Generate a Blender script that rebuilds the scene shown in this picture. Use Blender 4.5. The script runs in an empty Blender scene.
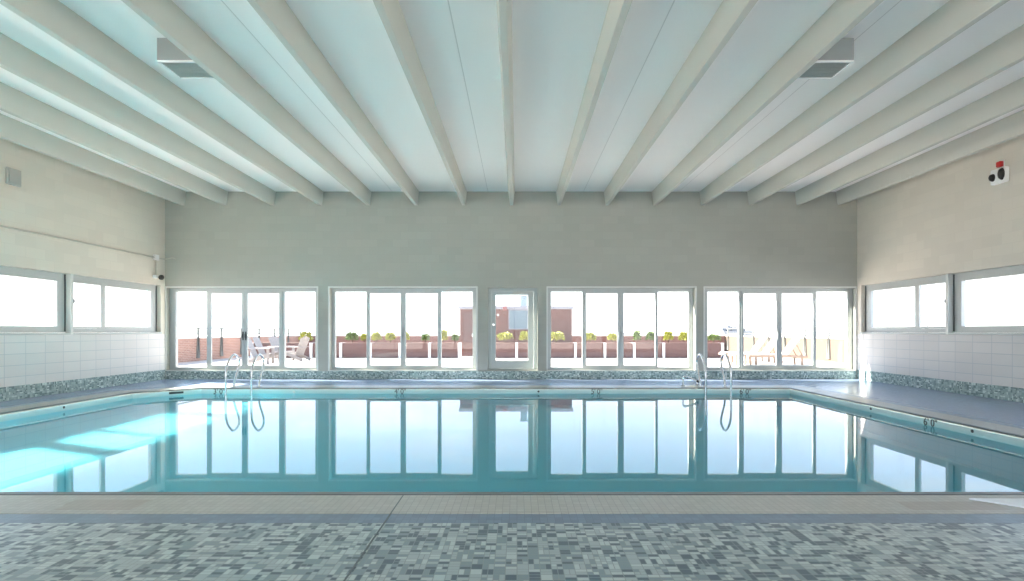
import bpy, bmesh, math, random
from mathutils import Vector, Matrix
random.seed(7)
S = bpy.context.scene
COL = S.collection
PI = math.pi
VX, VY, F = 517.0, 331.0, 520.0          # vanishing point and focal length, pixels of the 1024x581 frame
HC = 1.237                                # camera height
D = 13.4                                  # back wall
XL, XR = -9.07, 8.763                     # side walls
YR = -3.4                                 # rear wall
ZC, ZB = 4.83, 4.47                       # ceiling, beam soffit
def px(x, y): return (x - VX) / F * y     # photo column -> X at depth y

# ------------------------------------------------------------------ materials
def nt(name):
    m = bpy.data.materials.new(name); m.use_nodes = True
    t = m.node_tree; b = t.nodes['Principled BSDF']
    return m, t, b
def N(t, kind, **kw):
    n = t.nodes.new(kind)
    for k, v in kw.items():
        if k.startswith('i_'):
            n.inputs[k[2:].replace('_', ' ')].default_value = v
        else:
            setattr(n, k, v)
    return n
def L(t, a, b): t.links.new(a, b)
def math_(t, op, a, b=None, c=None):
    n = t.nodes.new('ShaderNodeMath'); n.operation = op
    for i, v in enumerate((a, b, c)):
        if v is None: continue
        if isinstance(v, (int, float)): n.inputs[i].default_value = v
        else: L(t, v, n.inputs[i])
    return n.outputs[0]
def srgb(r, g, b):
    f = lambda c: (c/255/12.92) if c/255 <= .04045 else ((c/255+.055)/1.055)**2.4
    return (f(r), f(g), f(b), 1)
def plain(name, col, rough=.5, metal=0, var=.04, scale=8, spec=.5):
    m, t, b = nt(name)
    tc = N(t, 'ShaderNodeTexCoord'); no = N(t, 'ShaderNodeTexNoise', i_Scale=scale, i_Detail=4.0)
    L(t, tc.outputs['Object'], no.inputs['Vector'])
    mix = N(t, 'ShaderNodeMix', data_type='RGBA')
    mix.inputs['A'].default_value = tuple(c*(1-var) for c in col[:3]) + (1,)
    mix.inputs['B'].default_value = tuple(min(1, c*(1+var)) for c in col[:3]) + (1,)
    L(t, no.outputs['Fac'], mix.inputs['Factor']); L(t, mix.outputs['Result'], b.inputs['Base Color'])
    b.inputs['Roughness'].default_value = rough; b.inputs['Metallic'].default_value = metal
    b.inputs['Specular IOR Level'].default_value = spec
    return m
def axes(t, a, b):
    """a 2-D vector (a, b, 0) of object coordinates"""
    tc = N(t, 'ShaderNodeTexCoord'); se = N(t, 'ShaderNodeSeparateXYZ'); L(t, tc.outputs['Object'], se.inputs[0])
    co = N(t, 'ShaderNodeCombineXYZ'); L(t, se.outputs[a], co.inputs[0]); L(t, se.outputs[b], co.inputs[1])
    return co.outputs[0], se
def blockwall(name, col, ax, bw, bh, mortar, jcol, rough, bump, offset=.5, var=.03):
    m, t, b = nt(name)
    v, se = axes(t, *ax)
    br = N(t, 'ShaderNodeTexBrick', offset=offset)
    br.inputs['Scale'].default_value = 1; br.inputs['Brick Width'].default_value = bw; br.inputs['Row Height'].default_value = bh
    br.inputs['Mortar Size'].default_value = mortar; br.inputs['Mortar Smooth'].default_value = .3
    br.inputs['Color1'].default_value = tuple(c*(1-var) for c in col[:3])+(1,); br.inputs['Color2'].default_value = tuple(min(1,c*(1+var)) for c in col[:3])+(1,)
    br.inputs['Mortar'].default_value = jcol
    L(t, v, br.inputs['Vector']); L(t, br.outputs['Color'], b.inputs['Base Color'])
    bp = N(t, 'ShaderNodeBump', i_Strength=bump, i_Distance=.004); bp.invert = True
    L(t, br.outputs['Fac'], bp.inputs['Height']); L(t, bp.outputs['Normal'], b.inputs['Normal'])
    b.inputs['Roughness'].default_value = rough
    return m
def mosaic(name, cell, tones, ax=('X', 'Y'), rough=.3, grout=srgb(120, 130, 128), bigvar=.0):
    """square modules split at random into two laid bricks, two stood bricks, four squares or one square"""
    m, t, b = nt(name)
    tc = N(t, 'ShaderNodeTexCoord'); se = N(t, 'ShaderNodeSeparateXYZ'); L(t, tc.outputs['Object'], se.inputs[0])
    u = math_(t, 'DIVIDE', se.outputs[ax[0]], cell); v = math_(t, 'DIVIDE', se.outputs[ax[1]], cell)
    iu, iv = math_(t, 'FLOOR', u), math_(t, 'FLOOR', v)
    fu, fv = math_(t, 'FRACT', u), math_(t, 'FRACT', v)
    ci = N(t, 'ShaderNodeCombineXYZ'); L(t, iu, ci.inputs[0]); L(t, iv, ci.inputs[1])
    w0 = N(t, 'ShaderNodeTexWhiteNoise', noise_dimensions='3D'); L(t, ci.outputs[0], w0.inputs['Vector'])
    r = w0.outputs['Value']
    splitu = math_(t, 'GREATER_THAN', r, .55)                      # .55..1 : split across u
    splitv = math_(t, 'LESS_THAN', math_(t, 'ABSOLUTE', math_(t, 'SUBTRACT', r, .45)), .33)   # .12...78 : split across v
    hu = math_(t, 'MULTIPLY', math_(t, 'FLOOR', math_(t, 'MULTIPLY', fu, 2.0)), splitu)
    hv = math_(t, 'MULTIPLY', math_(t, 'FLOOR', math_(t, 'MULTIPLY', fv, 2.0)), splitv)
    cj = N(t, 'ShaderNodeCombineXYZ')
    L(t, math_(t, 'ADD', iu, math_(t, 'MULTIPLY', hu, .37)), cj.inputs[0]); L(t, math_(t, 'ADD', iv, math_(t, 'MULTIPLY', hv, .41)), cj.inputs[1])
    cj.inputs[2].default_value = 3.7
    w1 = N(t, 'ShaderNodeTexWhiteNoise', noise_dimensions='3D'); L(t, cj.outputs[0], w1.inputs['Vector'])
    ra = N(t, 'ShaderNodeValToRGB'); ra.color_ramp.interpolation = 'CONSTANT'
    el = ra.color_ramp.elements
    n = len(tones)
    el[0].position = 0; el[0].color = tones[0][1]; el[1].position = tones[1][0]; el[1].color = tones[1][1]
    for p, c in tones[2:]:
        e = el.new(p); e.color = c
    L(t, w1.outputs['Value'], ra.inputs[0])
    # grout
    def edge(f, s):
        k = math_(t, 'ADD', s, 1.0)
        g = math_(t, 'FRACT', math_(t, 'MULTIPLY', f, k))
        d = math_(t, 'DIVIDE', math_(t, 'MINIMUM', g, math_(t, 'SUBTRACT', 1.0, g)), k)
        return math_(t, 'LESS_THAN', d, .035)
    gm = math_(t, 'MAXIMUM', edge(fu, splitu), edge(fv, splitv))
    mix = N(t, 'ShaderNodeMix', data_type='RGBA'); L(t, gm, mix.inputs['Factor']); L(t, ra.outputs[0], mix.inputs['A']); mix.inputs['B'].default_value = grout
    L(t, mix.outputs['Result'], b.inputs['Base Color']); b.inputs['Roughness'].default_value = rough
    return m
def arch_glass(name, tint=(.96, .98, .98, 1)):
    m, t, b = nt(name); t.nodes.remove(b)
    tr = N(t, 'ShaderNodeBsdfTransparent'); tr.inputs[0].default_value = tint
    gl = N(t, 'ShaderNodeBsdfGlossy'); gl.inputs['Roughness'].default_value = 0; gl.inputs['Color'].default_value = (1, 1, 1, 1)
    lw = N(t, 'ShaderNodeLayerWeight', i_Blend=.5)
    fr = math_(t, 'ADD', math_(t, 'MULTIPLY', math_(t, 'POWER', lw.outputs['Facing'], 4.0), .5), .03)
    mx = N(t, 'ShaderNodeMixShader'); L(t, fr, mx.inputs[0]); L(t, tr.outputs[0], mx.inputs[1]); L(t, gl.outputs[0], mx.inputs[2])
    L(t, mx.outputs[0], t.nodes['Material Output'].inputs['Surface'])
    return m

M = {}
M['ceil'] = None
def ceiling_mat():
    m, t, b = nt('painted_concrete_ceiling')
    tc = N(t, 'ShaderNodeTexCoord'); se = N(t, 'ShaderNodeSeparateXYZ'); L(t, tc.outputs['Object'], se.inputs[0])
    s = math_(t, 'FRACT', math_(t, 'DIVIDE', math_(t, 'ADD', se.outputs['X'], .757 + 2.4612*10), 2.4612))
    ln = math_(t, 'LESS_THAN', s, .006)
    mix = N(t, 'ShaderNodeMix', data_type='RGBA'); L(t, ln, mix.inputs['Factor'])
    mix.inputs['A'].default_value = (.98, .95, .92, 1); mix.inputs['B'].default_value = (.74, .71, .68, 1)
    L(t, mix.outputs['Result'], b.inputs['Base Color']); b.inputs['Roughness'].default_value = .6
    return m
M['ceil'] = ceiling_mat()
M['beam'] = plain('shaded_concrete_beam', (.60, .59, .53), .6, var=.02, scale=2)  # same paint as the ceiling, darkened for shade on the beam sides
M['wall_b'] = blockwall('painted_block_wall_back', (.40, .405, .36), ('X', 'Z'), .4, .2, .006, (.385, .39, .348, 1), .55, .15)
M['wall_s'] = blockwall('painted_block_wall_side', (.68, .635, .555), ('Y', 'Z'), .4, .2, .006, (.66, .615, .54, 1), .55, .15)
M['tile_s'] = blockwall('white_wall_tile', (.74, .71, .69), ('Y', 'Z'), .4, .205, .007, (.57, .58, .59, 1), .35, .4, offset=0.0)
TONE_F = [(0, srgb(86, 104, 112)), (.27, srgb(132, 148, 153)), (.48, srgb(168, 181, 180)), (.78, srgb(188, 200, 196))]
M['mosaic'] = mosaic('deck_mosaic', .060, TONE_F, rough=.28, grout=srgb(142, 153, 150))
TONE_B = [(0, srgb(100, 122, 122)), (.22, srgb(142, 162, 160)), (.55, srgb(166, 184, 182)), (.84, srgb(206, 218, 214))]
M['base_x'] = mosaic('skirting_mosaic_back', .05, TONE_B, ('X', 'Z'), .3, srgb(140, 155, 150))
M['base_y'] = mosaic('skirting_mosaic_side', .05, TONE_B, ('Y', 'Z'), .3, srgb(140, 155, 150))
M['band'] = blockwall('blue_grey_band_tile', srgb(112, 132, 150)[:3], ('X', 'Y'), .05, .05, .002, srgb(98, 116, 132), .3, .2, offset=0, var=.10)
M['joint'] = plain('dark_joint_filler', srgb(118, 126, 126)[:3], .8)
M['nosing'] = plain('dark_nosing_tile', srgb(96, 102, 100)[:3], .35, 0, .12, 2)
M['deck'] = blockwall('blue_grey_deck_tile', srgb(140, 156, 180)[:3], ('X', 'Y'), .05, .05, .002, srgb(128, 144, 168), .22, .1, offset=0, var=.07)
def coping_mat():
    m, t, b = nt('beige_coping_tile')
    v, se = axes(t, 'X', 'Y')
    br = N(t, 'ShaderNodeTexBrick', offset=0.0)
    for k, q in (('Scale', 1), ('Brick Width', .05), ('Row Height', .05), ('Mortar Size', .0022), ('Mortar Smooth', .2)): br.inputs[k].default_value = q
    br.inputs['Color1'].default_value = srgb(172, 170, 160); br.inputs['Color2'].default_value = srgb(182, 180, 170); br.inputs['Mortar'].default_value = srgb(150, 148, 141)
    L(t, v, br.inputs['Vector'])
    # two worn brownish areas in the front coping
    no = N(t, 'ShaderNodeTexNoise', i_Scale=3.0, i_Detail=3.0); L(t, v, no.inputs['Vector'])
    wob = math_(t, 'MULTIPLY', math_(t, 'SUBTRACT', no.outputs['Fac'], .5), .25)
    def box(x0, x1, y0, y1):
        xx = math_(t, 'ADD', se.outputs['X'], wob)
        a = math_(t, 'MULTIPLY', math_(t, 'GREATER_THAN', xx, x0), math_(t, 'LESS_THAN', xx, x1))
        c = math_(t, 'MULTIPLY', math_(t, 'GREATER_THAN', se.outputs['Y'], y0), math_(t, 'LESS_THAN', se.outputs['Y'], y1))
        return math_(t, 'MULTIPLY', a, c)
    msk = math_(t, 'MAXIMUM', box(-3.2, -2.66, 3.58, 3.80), box(2.75, 3.4, 3.58, 3.76))
    mix = N(t, 'ShaderNodeMix', data_type='RGBA'); L(t, math_(t, 'MULTIPLY', msk, .45), mix.inputs['Factor'])
    L(t, br.outputs['Color'], mix.inputs['A']); mix.inputs['B'].default_value = srgb(150, 134, 118)
    L(t, mix.outputs['Result'], b.inputs['Base Color']); b.inputs['Roughness'].default_value = .35
    return m
M['coping'] = coping_mat()
M['alu'] = plain('brushed_aluminium_frame', (.47, .50, .50), .42, .35, .04, 20)
M['alu_l'] = plain('pale_aluminium_trim', (.66, .68, .66), .4, .2, .03, 20)
M['gasket'] = plain('black_gasket', (.05, .055, .06), .6)
M['door'] = plain('grey_green_door_paint', (.50, .55, .54), .45)
M['glass'] = arch_glass('window_glass')
M['steel'] = plain('stainless_steel', (.72, .74, .75), .18, 1.0, .03, 30)
M['white'] = plain('white_plastic', (.85, .85, .84), .4)
M['black'] = plain('black_plastic', (.02, .02, .02), .35)
M['red'] = plain('red_lens', (.45, .02, .02), .3)
M['grey'] = plain('grey_paint', (.42, .42, .39), .5)
M['pipe'] = plain('conduit_paint', (.52, .50, .44), .45)
M['vent'] = plain('dark_grille', (.52, .54, .51), .6)
M['vbox'] = plain('vent_housing_paint', (.33, .36, .36), .5)
M['ink'] = plain('dark_marker_paint', (.03, .045, .05), .5)
M['terrace'] = plain('pale_terrace_paving', (.38, .335, .305), .8, 0, .05, 1.5)
M['ground'] = plain('hazy_city_ground', (.62, .60, .58), .9, 0, .06, .02)
M['brick_y'] = blockwall('salmon_brick_side', srgb(160, 116, 98)[:3], ('Y', 'Z'), .22, .07, .01, srgb(186, 160, 146), .85, .4, var=.14)
M['sun_parapet'] = plain('darkened_sunlit_parapet', (.075, .049, .035), .85, 0, .08, 3)  # right parapet darkened in colour to offset the sun on it
M['brick_x'] = blockwall('brown_brick_front', srgb(100, 66, 60)[:3], ('X', 'Z'), .22, .07, .01, srgb(122, 92, 84), .85, .4, var=.15)
M['cap'] = plain('pale_stone_cap', (.70, .66, .62), .7)
M['rail'] = plain('dark_railing_paint', (.14, .15, .14), .5)
M['planter'] = plain('brown_planter_panel', srgb(94, 68, 65)[:3], .6, 0, .06, 6)
M['soil'] = plain('potting_soil', (.12, .085, .06), .95)
M['chair'] = plain('white_painted_chair', (.28, .255, .245), .5)
M['sling'] = plain('white_sling_fabric', (.36, .33, .30), .7)
M['wood'] = plain('warm_lounger_wood', (.30, .22, .17), .6)
M['fascia'] = plain('white_roof_fascia', (.8, .8, .8), .5)
M['hutcap'] = plain('grey_metal_fascia', (.25, .25, .28), .5)
M['louver'] = plain('blue_grey_louvre', srgb(130, 145, 152)[:3], .5)
M['leaf_y'] = plain('yellow_green_leaf', (.27, .28, .045), .6, 0, .3, 12)
M['leaf_g'] = plain('mid_green_leaf', (.10, .15, .04), .6, 0, .3, 12)
M['far'] = plain('hazy_far_building', (.16, .17, .19), .9)
M['far2'] = plain('pale_far_building', (.33, .32, .32), .9)
M['mat'] = plain('plain_white', (.93, .94, .96), .8)  # even white of the flat slab on the front coping

def pool_mat():
    m, t, b = nt('aqua_pool_plaster')
    tc = N(t, 'ShaderNodeTexCoord'); se = N(t, 'ShaderNodeSeparateXYZ'); L(t, tc.outputs['Object'], se.inputs[0])
    ra = N(t, 'ShaderNodeValToRGB'); mr = N(t, 'ShaderNodeMapRange'); L(t, se.outputs['Z'], mr.inputs['Value'])
    mr.inputs['From Min'].default_value = -.4; mr.inputs['From Max'].default_value = 0
    L(t, mr.outputs['Result'], ra.inputs[0])
    e = ra.color_ramp.elements
    e[0].position = .60; e[0].color = POOL
    e[1].position = .72; e[1].color = (.52, .76, .76, 1)
    q = e.new(.90); q.color = (.66, .78, .77, 1)
    L(t, ra.outputs[0], b.inputs['Base Color']); b.inputs['Roughness'].default_value = .5
    return m
POOL = (.22, .66, .76, 1)
M['pool'] = pool_mat()
def water_mat():
    m, t, b = nt('still_pool_water'); t.nodes.remove(b)
    g = N(t, 'ShaderNodeBsdfRefraction', i_IOR=1.333, i_Roughness=0.02); g.inputs['Color'].default_value = (.66, .965, 1, 1)
    r = N(t, 'ShaderNodeBsdfGlossy', i_Roughness=0.02); r.inputs['Color'].default_value = (1, 1, 1, 1)
    fr = N(t, 'ShaderNodeFresnel', i_IOR=1.333); mx = N(t, 'ShaderNodeMixShader')
    L(t, fr.outputs[0], mx.inputs[0]); L(t, g.outputs[0], mx.inputs[1]); L(t, r.outputs[0], mx.inputs[2])
    L(t, mx.outputs[0], t.nodes['Material Output'].inputs['Surface'])
    return m
M['water'] = water_mat()

# ------------------------------------------------------------------ mesh helpers
class MB:
    def __init__(s): s.bm = bmesh.new()
    def face(s, pts):
        return s.bm.faces.new([s.bm.verts.new(p) for p in pts])
    def hexa(s, p):   # 8 points: bottom 4 ccw, top 4 ccw
        v = [s.bm.verts.new(q) for q in p]
        for f in ((0,3,2,1), (4,5,6,7), (0,1,5,4), (1,2,6,5), (2,3,7,6), (3,0,4,7)): s.bm.faces.new([v[i] for i in f])
        return v
    def box(s, x0, x1, y0, y1, z0, z1, rot=None, org=None):
        p = [(x0,y0,z0),(x1,y0,z0),(x1,y1,z0),(x0,y1,z0),(x0,y0,z1),(x1,y0,z1),(x1,y1,z1),(x0,y1,z1)]
        if rot is not None: p = [rot @ Vector(q) + Vector(org or (0,0,0)) for q in p]
        s.hexa(p); return s
    def tube(s, path, r, n=10, cap=True, rs=None):
        P = [Vector(p) for p in path]; rings = []
        up = None
        for i, p in enumerate(P):
            d = (P[min(i+1, len(P)-1)] - P[max(i-1, 0)]).normalized()
            if up is None:
                up = Vector((0,0,1)) if abs(d.z) < .9 else Vector((1,0,0))
            a = d.cross(up).normalized(); b = a.cross(d).normalized(); up = b
            rr = rs[i] if rs else r
            rings.append([s.bm.verts.new(p + a*rr*math.cos(2*PI*k/n) + b*rr*math.sin(2*PI*k/n)) for k in range(n)])
        for i in range(len(rings)-1):
            for k in range(n):
                f = s.bm.faces.new((rings[i][k], rings[i][(k+1)%n], rings[i+1][(k+1)%n], rings[i+1][k])); f.smooth = True
        if cap:
            s.bm.faces.new(rings[0][::-1]); s.bm.faces.new(rings[-1])
        return s
    def lathe(s, prof, axis='z', org=(0,0,0), n=16):
        o = Vector(org); rings = []
        for r, h in prof:
            ring = []
            for k in range(n):
                a = 2*PI*k/n; c, d = r*math.cos(a), r*math.sin(a)
                q = {'z': (c, d, h), 'y': (c, h, d), 'x': (h, c, d)}[axis]
                ring.append(s.bm.verts.new(o + Vector(q)))
            rings.append(ring)
        for i in range(len(rings)-1):
            for k in range(n):
                f = s.bm.faces.new((rings[i][k], rings[i][(k+1)%n], rings[i+1][(k+1)%n], rings[i+1][k])); f.smooth = True
        s.bm.faces.new(rings[0]); s.bm.faces.new(rings[-1])
        return s
    def build(s, name, mat, parent=None, bevel=0, loc=(0,0,0)):
        bmesh.ops.remove_doubles(s.bm, verts=s.bm.verts, dist=1e-5)
        bmesh.ops.recalc_face_normals(s.bm, faces=s.bm.faces)
        me = bpy.data.meshes.new(name); s.bm.to_mesh(me); s.bm.free()
        o = bpy.data.objects.new(name, me); COL.objects.link(o); me.materials.append(mat)
        o.location = loc
        if parent: o.parent = parent
        if bevel:
            md = o.modifiers.new('edge', 'BEVEL'); md.width = bevel; md.segments = 2; md.limit_method = 'ANGLE'
        return o
def grid_wall(mb, us, vs, solid, t0, t1, to):
    """slab with rectangular holes. us, vs break lines; solid(i,j); to(u,v,t)->xyz"""
    nu, nv = len(us)-1, len(vs)-1
    ok = lambda i, j: 0 <= i < nu and 0 <= j < nv and solid(i, j)
    for i in range(nu):
        for j in range(nv):
            if not solid(i, j): continue
            u0, u1, v0, v1 = us[i], us[i+1], vs[j], vs[j+1]
            for t in (t0, t1): mb.face([to(u0,v0,t), to(u1,v0,t), to(u1,v1,t), to(u0,v1,t)])
            if not ok(i-1,j): mb.face([to(u0,v0,t0), to(u0,v1,t0), to(u0,v1,t1), to(u0,v0,t1)])
            if not ok(i+1,j): mb.face([to(u1,v0,t0), to(u1,v1,t0), to(u1,v1,t1), to(u1,v0,t1)])
            if not ok(i,j-1): mb.face([to(u0,v0,t0), to(u1,v0,t0), to(u1,v0,t1), to(u0,v0,t1)])
            if not ok(i,j+1): mb.face([to(u0,v1,t0), to(u1,v1,t0), to(u1,v1,t1), to(u0,v1,t1)])
    return mb
def holes_slab(u0, u1, v0, v1, holes, t0, t1, to):
    us = sorted({round(x,5) for x in [u0,u1]+[h[0] for h in holes]+[h[1] for h in holes]})
    vs = sorted({round(x,5) for x in [v0,v1]+[h[2] for h in holes]+[h[3] for h in holes]})
    def solid(i, j):
        u, v = (us[i]+us[i+1])/2, (vs[j]+vs[j+1])/2
        return not any(h[0] < u < h[1] and h[2] < v < h[3] for h in holes)
    return grid_wall(MB(), us, vs, solid, t0, t1, to)
XZ = lambda u, v, t: (u, t, v)
YZ = lambda u, v, t: (t, u, v)
XY = lambda u, v, t: (u, v, t)
def empty(name, loc=(0,0,0), rz=0):
    o = bpy.data.objects.new(name, None); COL.objects.link(o); o.location = loc; o.rotation_euler = (0,0,rz); o.empty_display_size = .1
    return o
def tag(o, label=None, cat=None, group=None, kind=None):
    if label: o['label'] = label
    if cat: o['category'] = cat
    if group: o['group'] = group
    if kind: o['kind'] = kind
    return o
def struct(o, label=None, cat=None): return tag(o, label, cat, None, 'structure')
def copy_tree(o, parent=None):
    c = o.copy(); COL.objects.link(c)
    if parent: c.parent = parent
    for ch in list(o.children): copy_tree(ch, c)
    return c
ORD = ['first','second','third','fourth','fifth','sixth','seventh','eighth','ninth','tenth']

# ------------------------------------------------------------------ room shell
# pool outline
WATERZ = -.125
PXL, PXR, PYN, PYF = -7.73, 5.92, 3.97, 11.28
PCX, PCY = -6.85, 10.45
POOLPOLY = [(PXL, PYN), (PXR, PYN), (PXR, PYF), (PCX, PYF), (PXL, PCY)]
def offset(poly, d):
    out = []; n = len(poly)
    for i in range(n):
        a, b, c = Vector(poly[i-1]), Vector(poly[i]), Vector(poly[(i+1)%n])
        e1, e2 = (b-a).normalized(), (c-b).normalized()
        n1, n2 = Vector((e1.y,-e1.x)), Vector((e2.y,-e2.x))
        k = d/(1+n1.dot(n2)); p = b + (n1+n2)*k
        out.append((p.x, p.y))
    return out
COPW, BANDW = .455, .165
R1, R2 = offset(POOLPOLY, COPW), offset(POOLPOLY, COPW+BANDW)
def ring(mb, a, b, z0, z1):
    n = len(a)
    for i in range(n):
        j = (i+1)%n
        for z in (z0, z1): mb.face([(*a[i],z), (*a[j],z), (*b[j],z), (*b[i],z)])
        mb.face([(*a[i],z0), (*a[j],z0), (*a[j],z1), (*a[i],z1)]); mb.face([(*b[i],z0), (*b[j],z0), (*b[j],z1), (*b[i],z1)])
    return mb
outer = [(XL, YR), (XR, YR), (XR, D), (-6.9, D), (XL, 11.6)]
# mosaic deck with the pool ring cut out
fl = MB(); dk = MB()
def poly2(mb, pts, z0=-.12, z1=0):
    for z in (z0, z1): mb.face([(x,y,z) for x,y in pts])
    for i in range(len(pts)):
        p, q = pts[i], pts[(i+1)%len(pts)]; mb.face([(*p,z0),(*q,z0),(*q,z1),(*p,z1)])
poly2(fl, [(XL,YR),(XR,YR),R2[1],R2[0]])
poly2(dk, [(XR,YR),(XR,D),R2[2],R2[1]])
poly2(dk, [(XR,D),(XL,D),R2[3],R2[2]])
poly2(dk, [(XL,D),R2[4],R2[3]])
poly2(dk, [(XL,D),(XL,YR),R2[0],R2[4]])
struct(fl.build('floor', M['mosaic']), 'grey green mosaic tiled deck in front of the pool', 'floor')
struct(dk.build('floor_deck', M['deck']), 'blue grey tiled deck along the sides and far end of the pool', 'floor')
struct(ring(MB(), R1, R2, -.12, 0).build('trim_1', M['band']), 'blue grey tile band between coping and mosaic deck', 'tile band')
cp = ring(MB(), offset(POOLPOLY, .056), R1, -.045, .004)
struct(cp.build('trim_2', M['coping'], bevel=.008), 'beige tiled pool coping around the water', 'coping')
struct(ring(MB(), offset(POOLPOLY,-.012), offset(POOLPOLY,.055), -.018, .007).build('trim_10', M['nosing'], bevel=.006), 'dark tile nosing along the pool edge', 'nosing')
# basin
def zfl(x):
    return -1.15 - max(0, min(1, (x-PXL-1)/12.0))*.85
bs = MB(); n = len(POOLPOLY)
for i in range(n):
    p, q = POOLPOLY[i], POOLPOLY[(i+1)%n]
    bs.face([(*p,0-.03),(*q,-.03),(*q,zfl(q[0])),(*p,zfl(p[0]))])
bs.face([(x,y,zfl(x)) for x,y in [POOLPOLY[0],POOLPOLY[1],POOLPOLY[2],POOLPOLY[3],POOLPOLY[4]]]) if False else None
xm = PXL+1
# floor strips so the slope is planar
cut = [PXL, PCX, PXR]
bs.face([(PXL,PYN,zfl(PXL)),(PCX,PYN,zfl(PCX)),(PCX,PYF,zfl(PCX)),(PXL,PCY,zfl(PXL))])
bs.face([(PCX,PYN,zfl(PCX)),(PXR,PYN,zfl(PXR)),(PXR,PYF,zfl(PXR)),(PCX,PYF,zfl(PCX))])
basin = struct(bs.build('pool_basin', M['pool']), 'aqua painted swimming pool basin with sloping floor', 'pool')
for p in basin.data.polygons: p.use_smooth = False
wt = MB(); wt.face([(x,y,WATERZ) for x,y in POOLPOLY])
water = tag(wt.build('pool_water', M['water']), 'still clear turquoise water filling the indoor pool', 'water', kind='stuff')

# back wall with five openings
OPZ0, OPZ1 = .228, 2.353
W = [(XL, px(316.8,D)), (px(329.5,D), px(476.3,D)), (px(547.8,D), px(695.4,D)), (px(704.8,D), XR)]
DOOR = (px(488,D), px(537.5,D))
holes = [(a,b,OPZ0,OPZ1) for a,b in W] + [(*DOOR,OPZ0,OPZ1)]
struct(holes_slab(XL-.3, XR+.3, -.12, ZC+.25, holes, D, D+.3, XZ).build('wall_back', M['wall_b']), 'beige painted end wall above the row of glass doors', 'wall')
# side walls: ribbon window opening
RZ0, RZ1, RY1, UNIT = 1.205, 2.40, 13.24, 2.66
RY0 = RY1 - 6*UNIT
for side, X, sg in (('left', XL, -1), ('right', XR, 1)):
    up = MB(); to = YZ
    # painted part above sill, tile part below
    o = holes_slab(YR-.3, D, 1.16, ZC+.25, [(RY0,RY1,1.16+.045,RZ1)], X, X+sg*.26, YZ).build('wall_'+side, M['wall_s'])
    struct(o, 'pale painted upper %s wall with ribbon of windows' % side, 'wall')
    lo = MB(); lo.box(min(X,X+sg*.26), max(X,X+sg*.26), YR-.3, D, -.12, 1.16)
    struct(lo.build('wall_%s_tiled' % side, M['tile_s']), 'white tiled lower %s wall under the windows' % side, 'wall')
    bb = MB(); bb.box(min(X,X-sg*.03), max(X,X-sg*.03), YR, D-.03, 0, .245)
    struct(bb.build('baseboard_'+side, M['base_y'], bevel=.006), 'grey green mosaic skirting along the %s wall' % side, 'skirting')
bb = MB(); bb.box(XL+.03, XR-.03, D-.03, D, 0, .205)
struct(bb.build('baseboard_back', M['base_x'], bevel=.006), 'grey green mosaic kerb under the glass doors', 'skirting')
# pale sill trims over the kerb and head trims around openings
def opening_trim(x0, x1, idx):
    h = holes_slab(x0-.035, x1+.035, OPZ0-.02, OPZ1+.035, [(x0,x1,OPZ0,OPZ1)], D-.008, D+.0, XZ)
    return h
k = 3
for (a,b) in W:
    x0, x1 = max(a, XL+.036), min(b, XR-.036)
    struct(opening_trim(x0, x1, k).build('trim_%d'%k, M['alu_l'])); k += 1
# rear wall behind the camera; its glazing is added to brighten the room
RW = [(XL+.15+i*3.53, XL+.15+i*3.53+3.41, .12, 4.45) for i in range(5)]
struct(holes_slab(XL-.3, XR+.3, -.12, ZC+.25, RW, YR-.3, YR, XZ).build('wall_rear', M['wall_b']), 'painted rear wall with added tall windows', 'wall')
# ceiling and beams
c = MB(); c.box(XL-.3, XR+.3, YR-.3, D+.3, ZC, ZC+.25)
struct(c.build('ceiling', M['ceil']), 'white painted concrete ceiling between the beams', 'ceiling')
BX = [px(511.5,D) + k*1.2306 for k in range(-6,7)]
BX = [px(183,D)] + BX + [px(839,D)]
for i, x in enumerate(BX):
    m = MB(); w0, w1 = .042, .085
    m.hexa([(x-w0,YR,ZB),(x+w0,YR,ZB),(x+w0,D,ZB),(x-w0,D,ZB),(x-w1,YR,ZC),(x+w1,YR,ZC),(x+w1,D,ZC),(x-w1,D,ZC)])
    o = m.build('ceiling_beam', M['beam'], bevel=.008)
    lab = 'middle concrete ceiling beam of the fifteen' if i == 7 else ('%s concrete ceiling beam to the %s of the middle beam' % (ORD[abs(i-7)-1], 'left' if i < 7 else 'right'))
    tag(o, lab, 'beam', 'concrete ceiling beams', 'structure')

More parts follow.
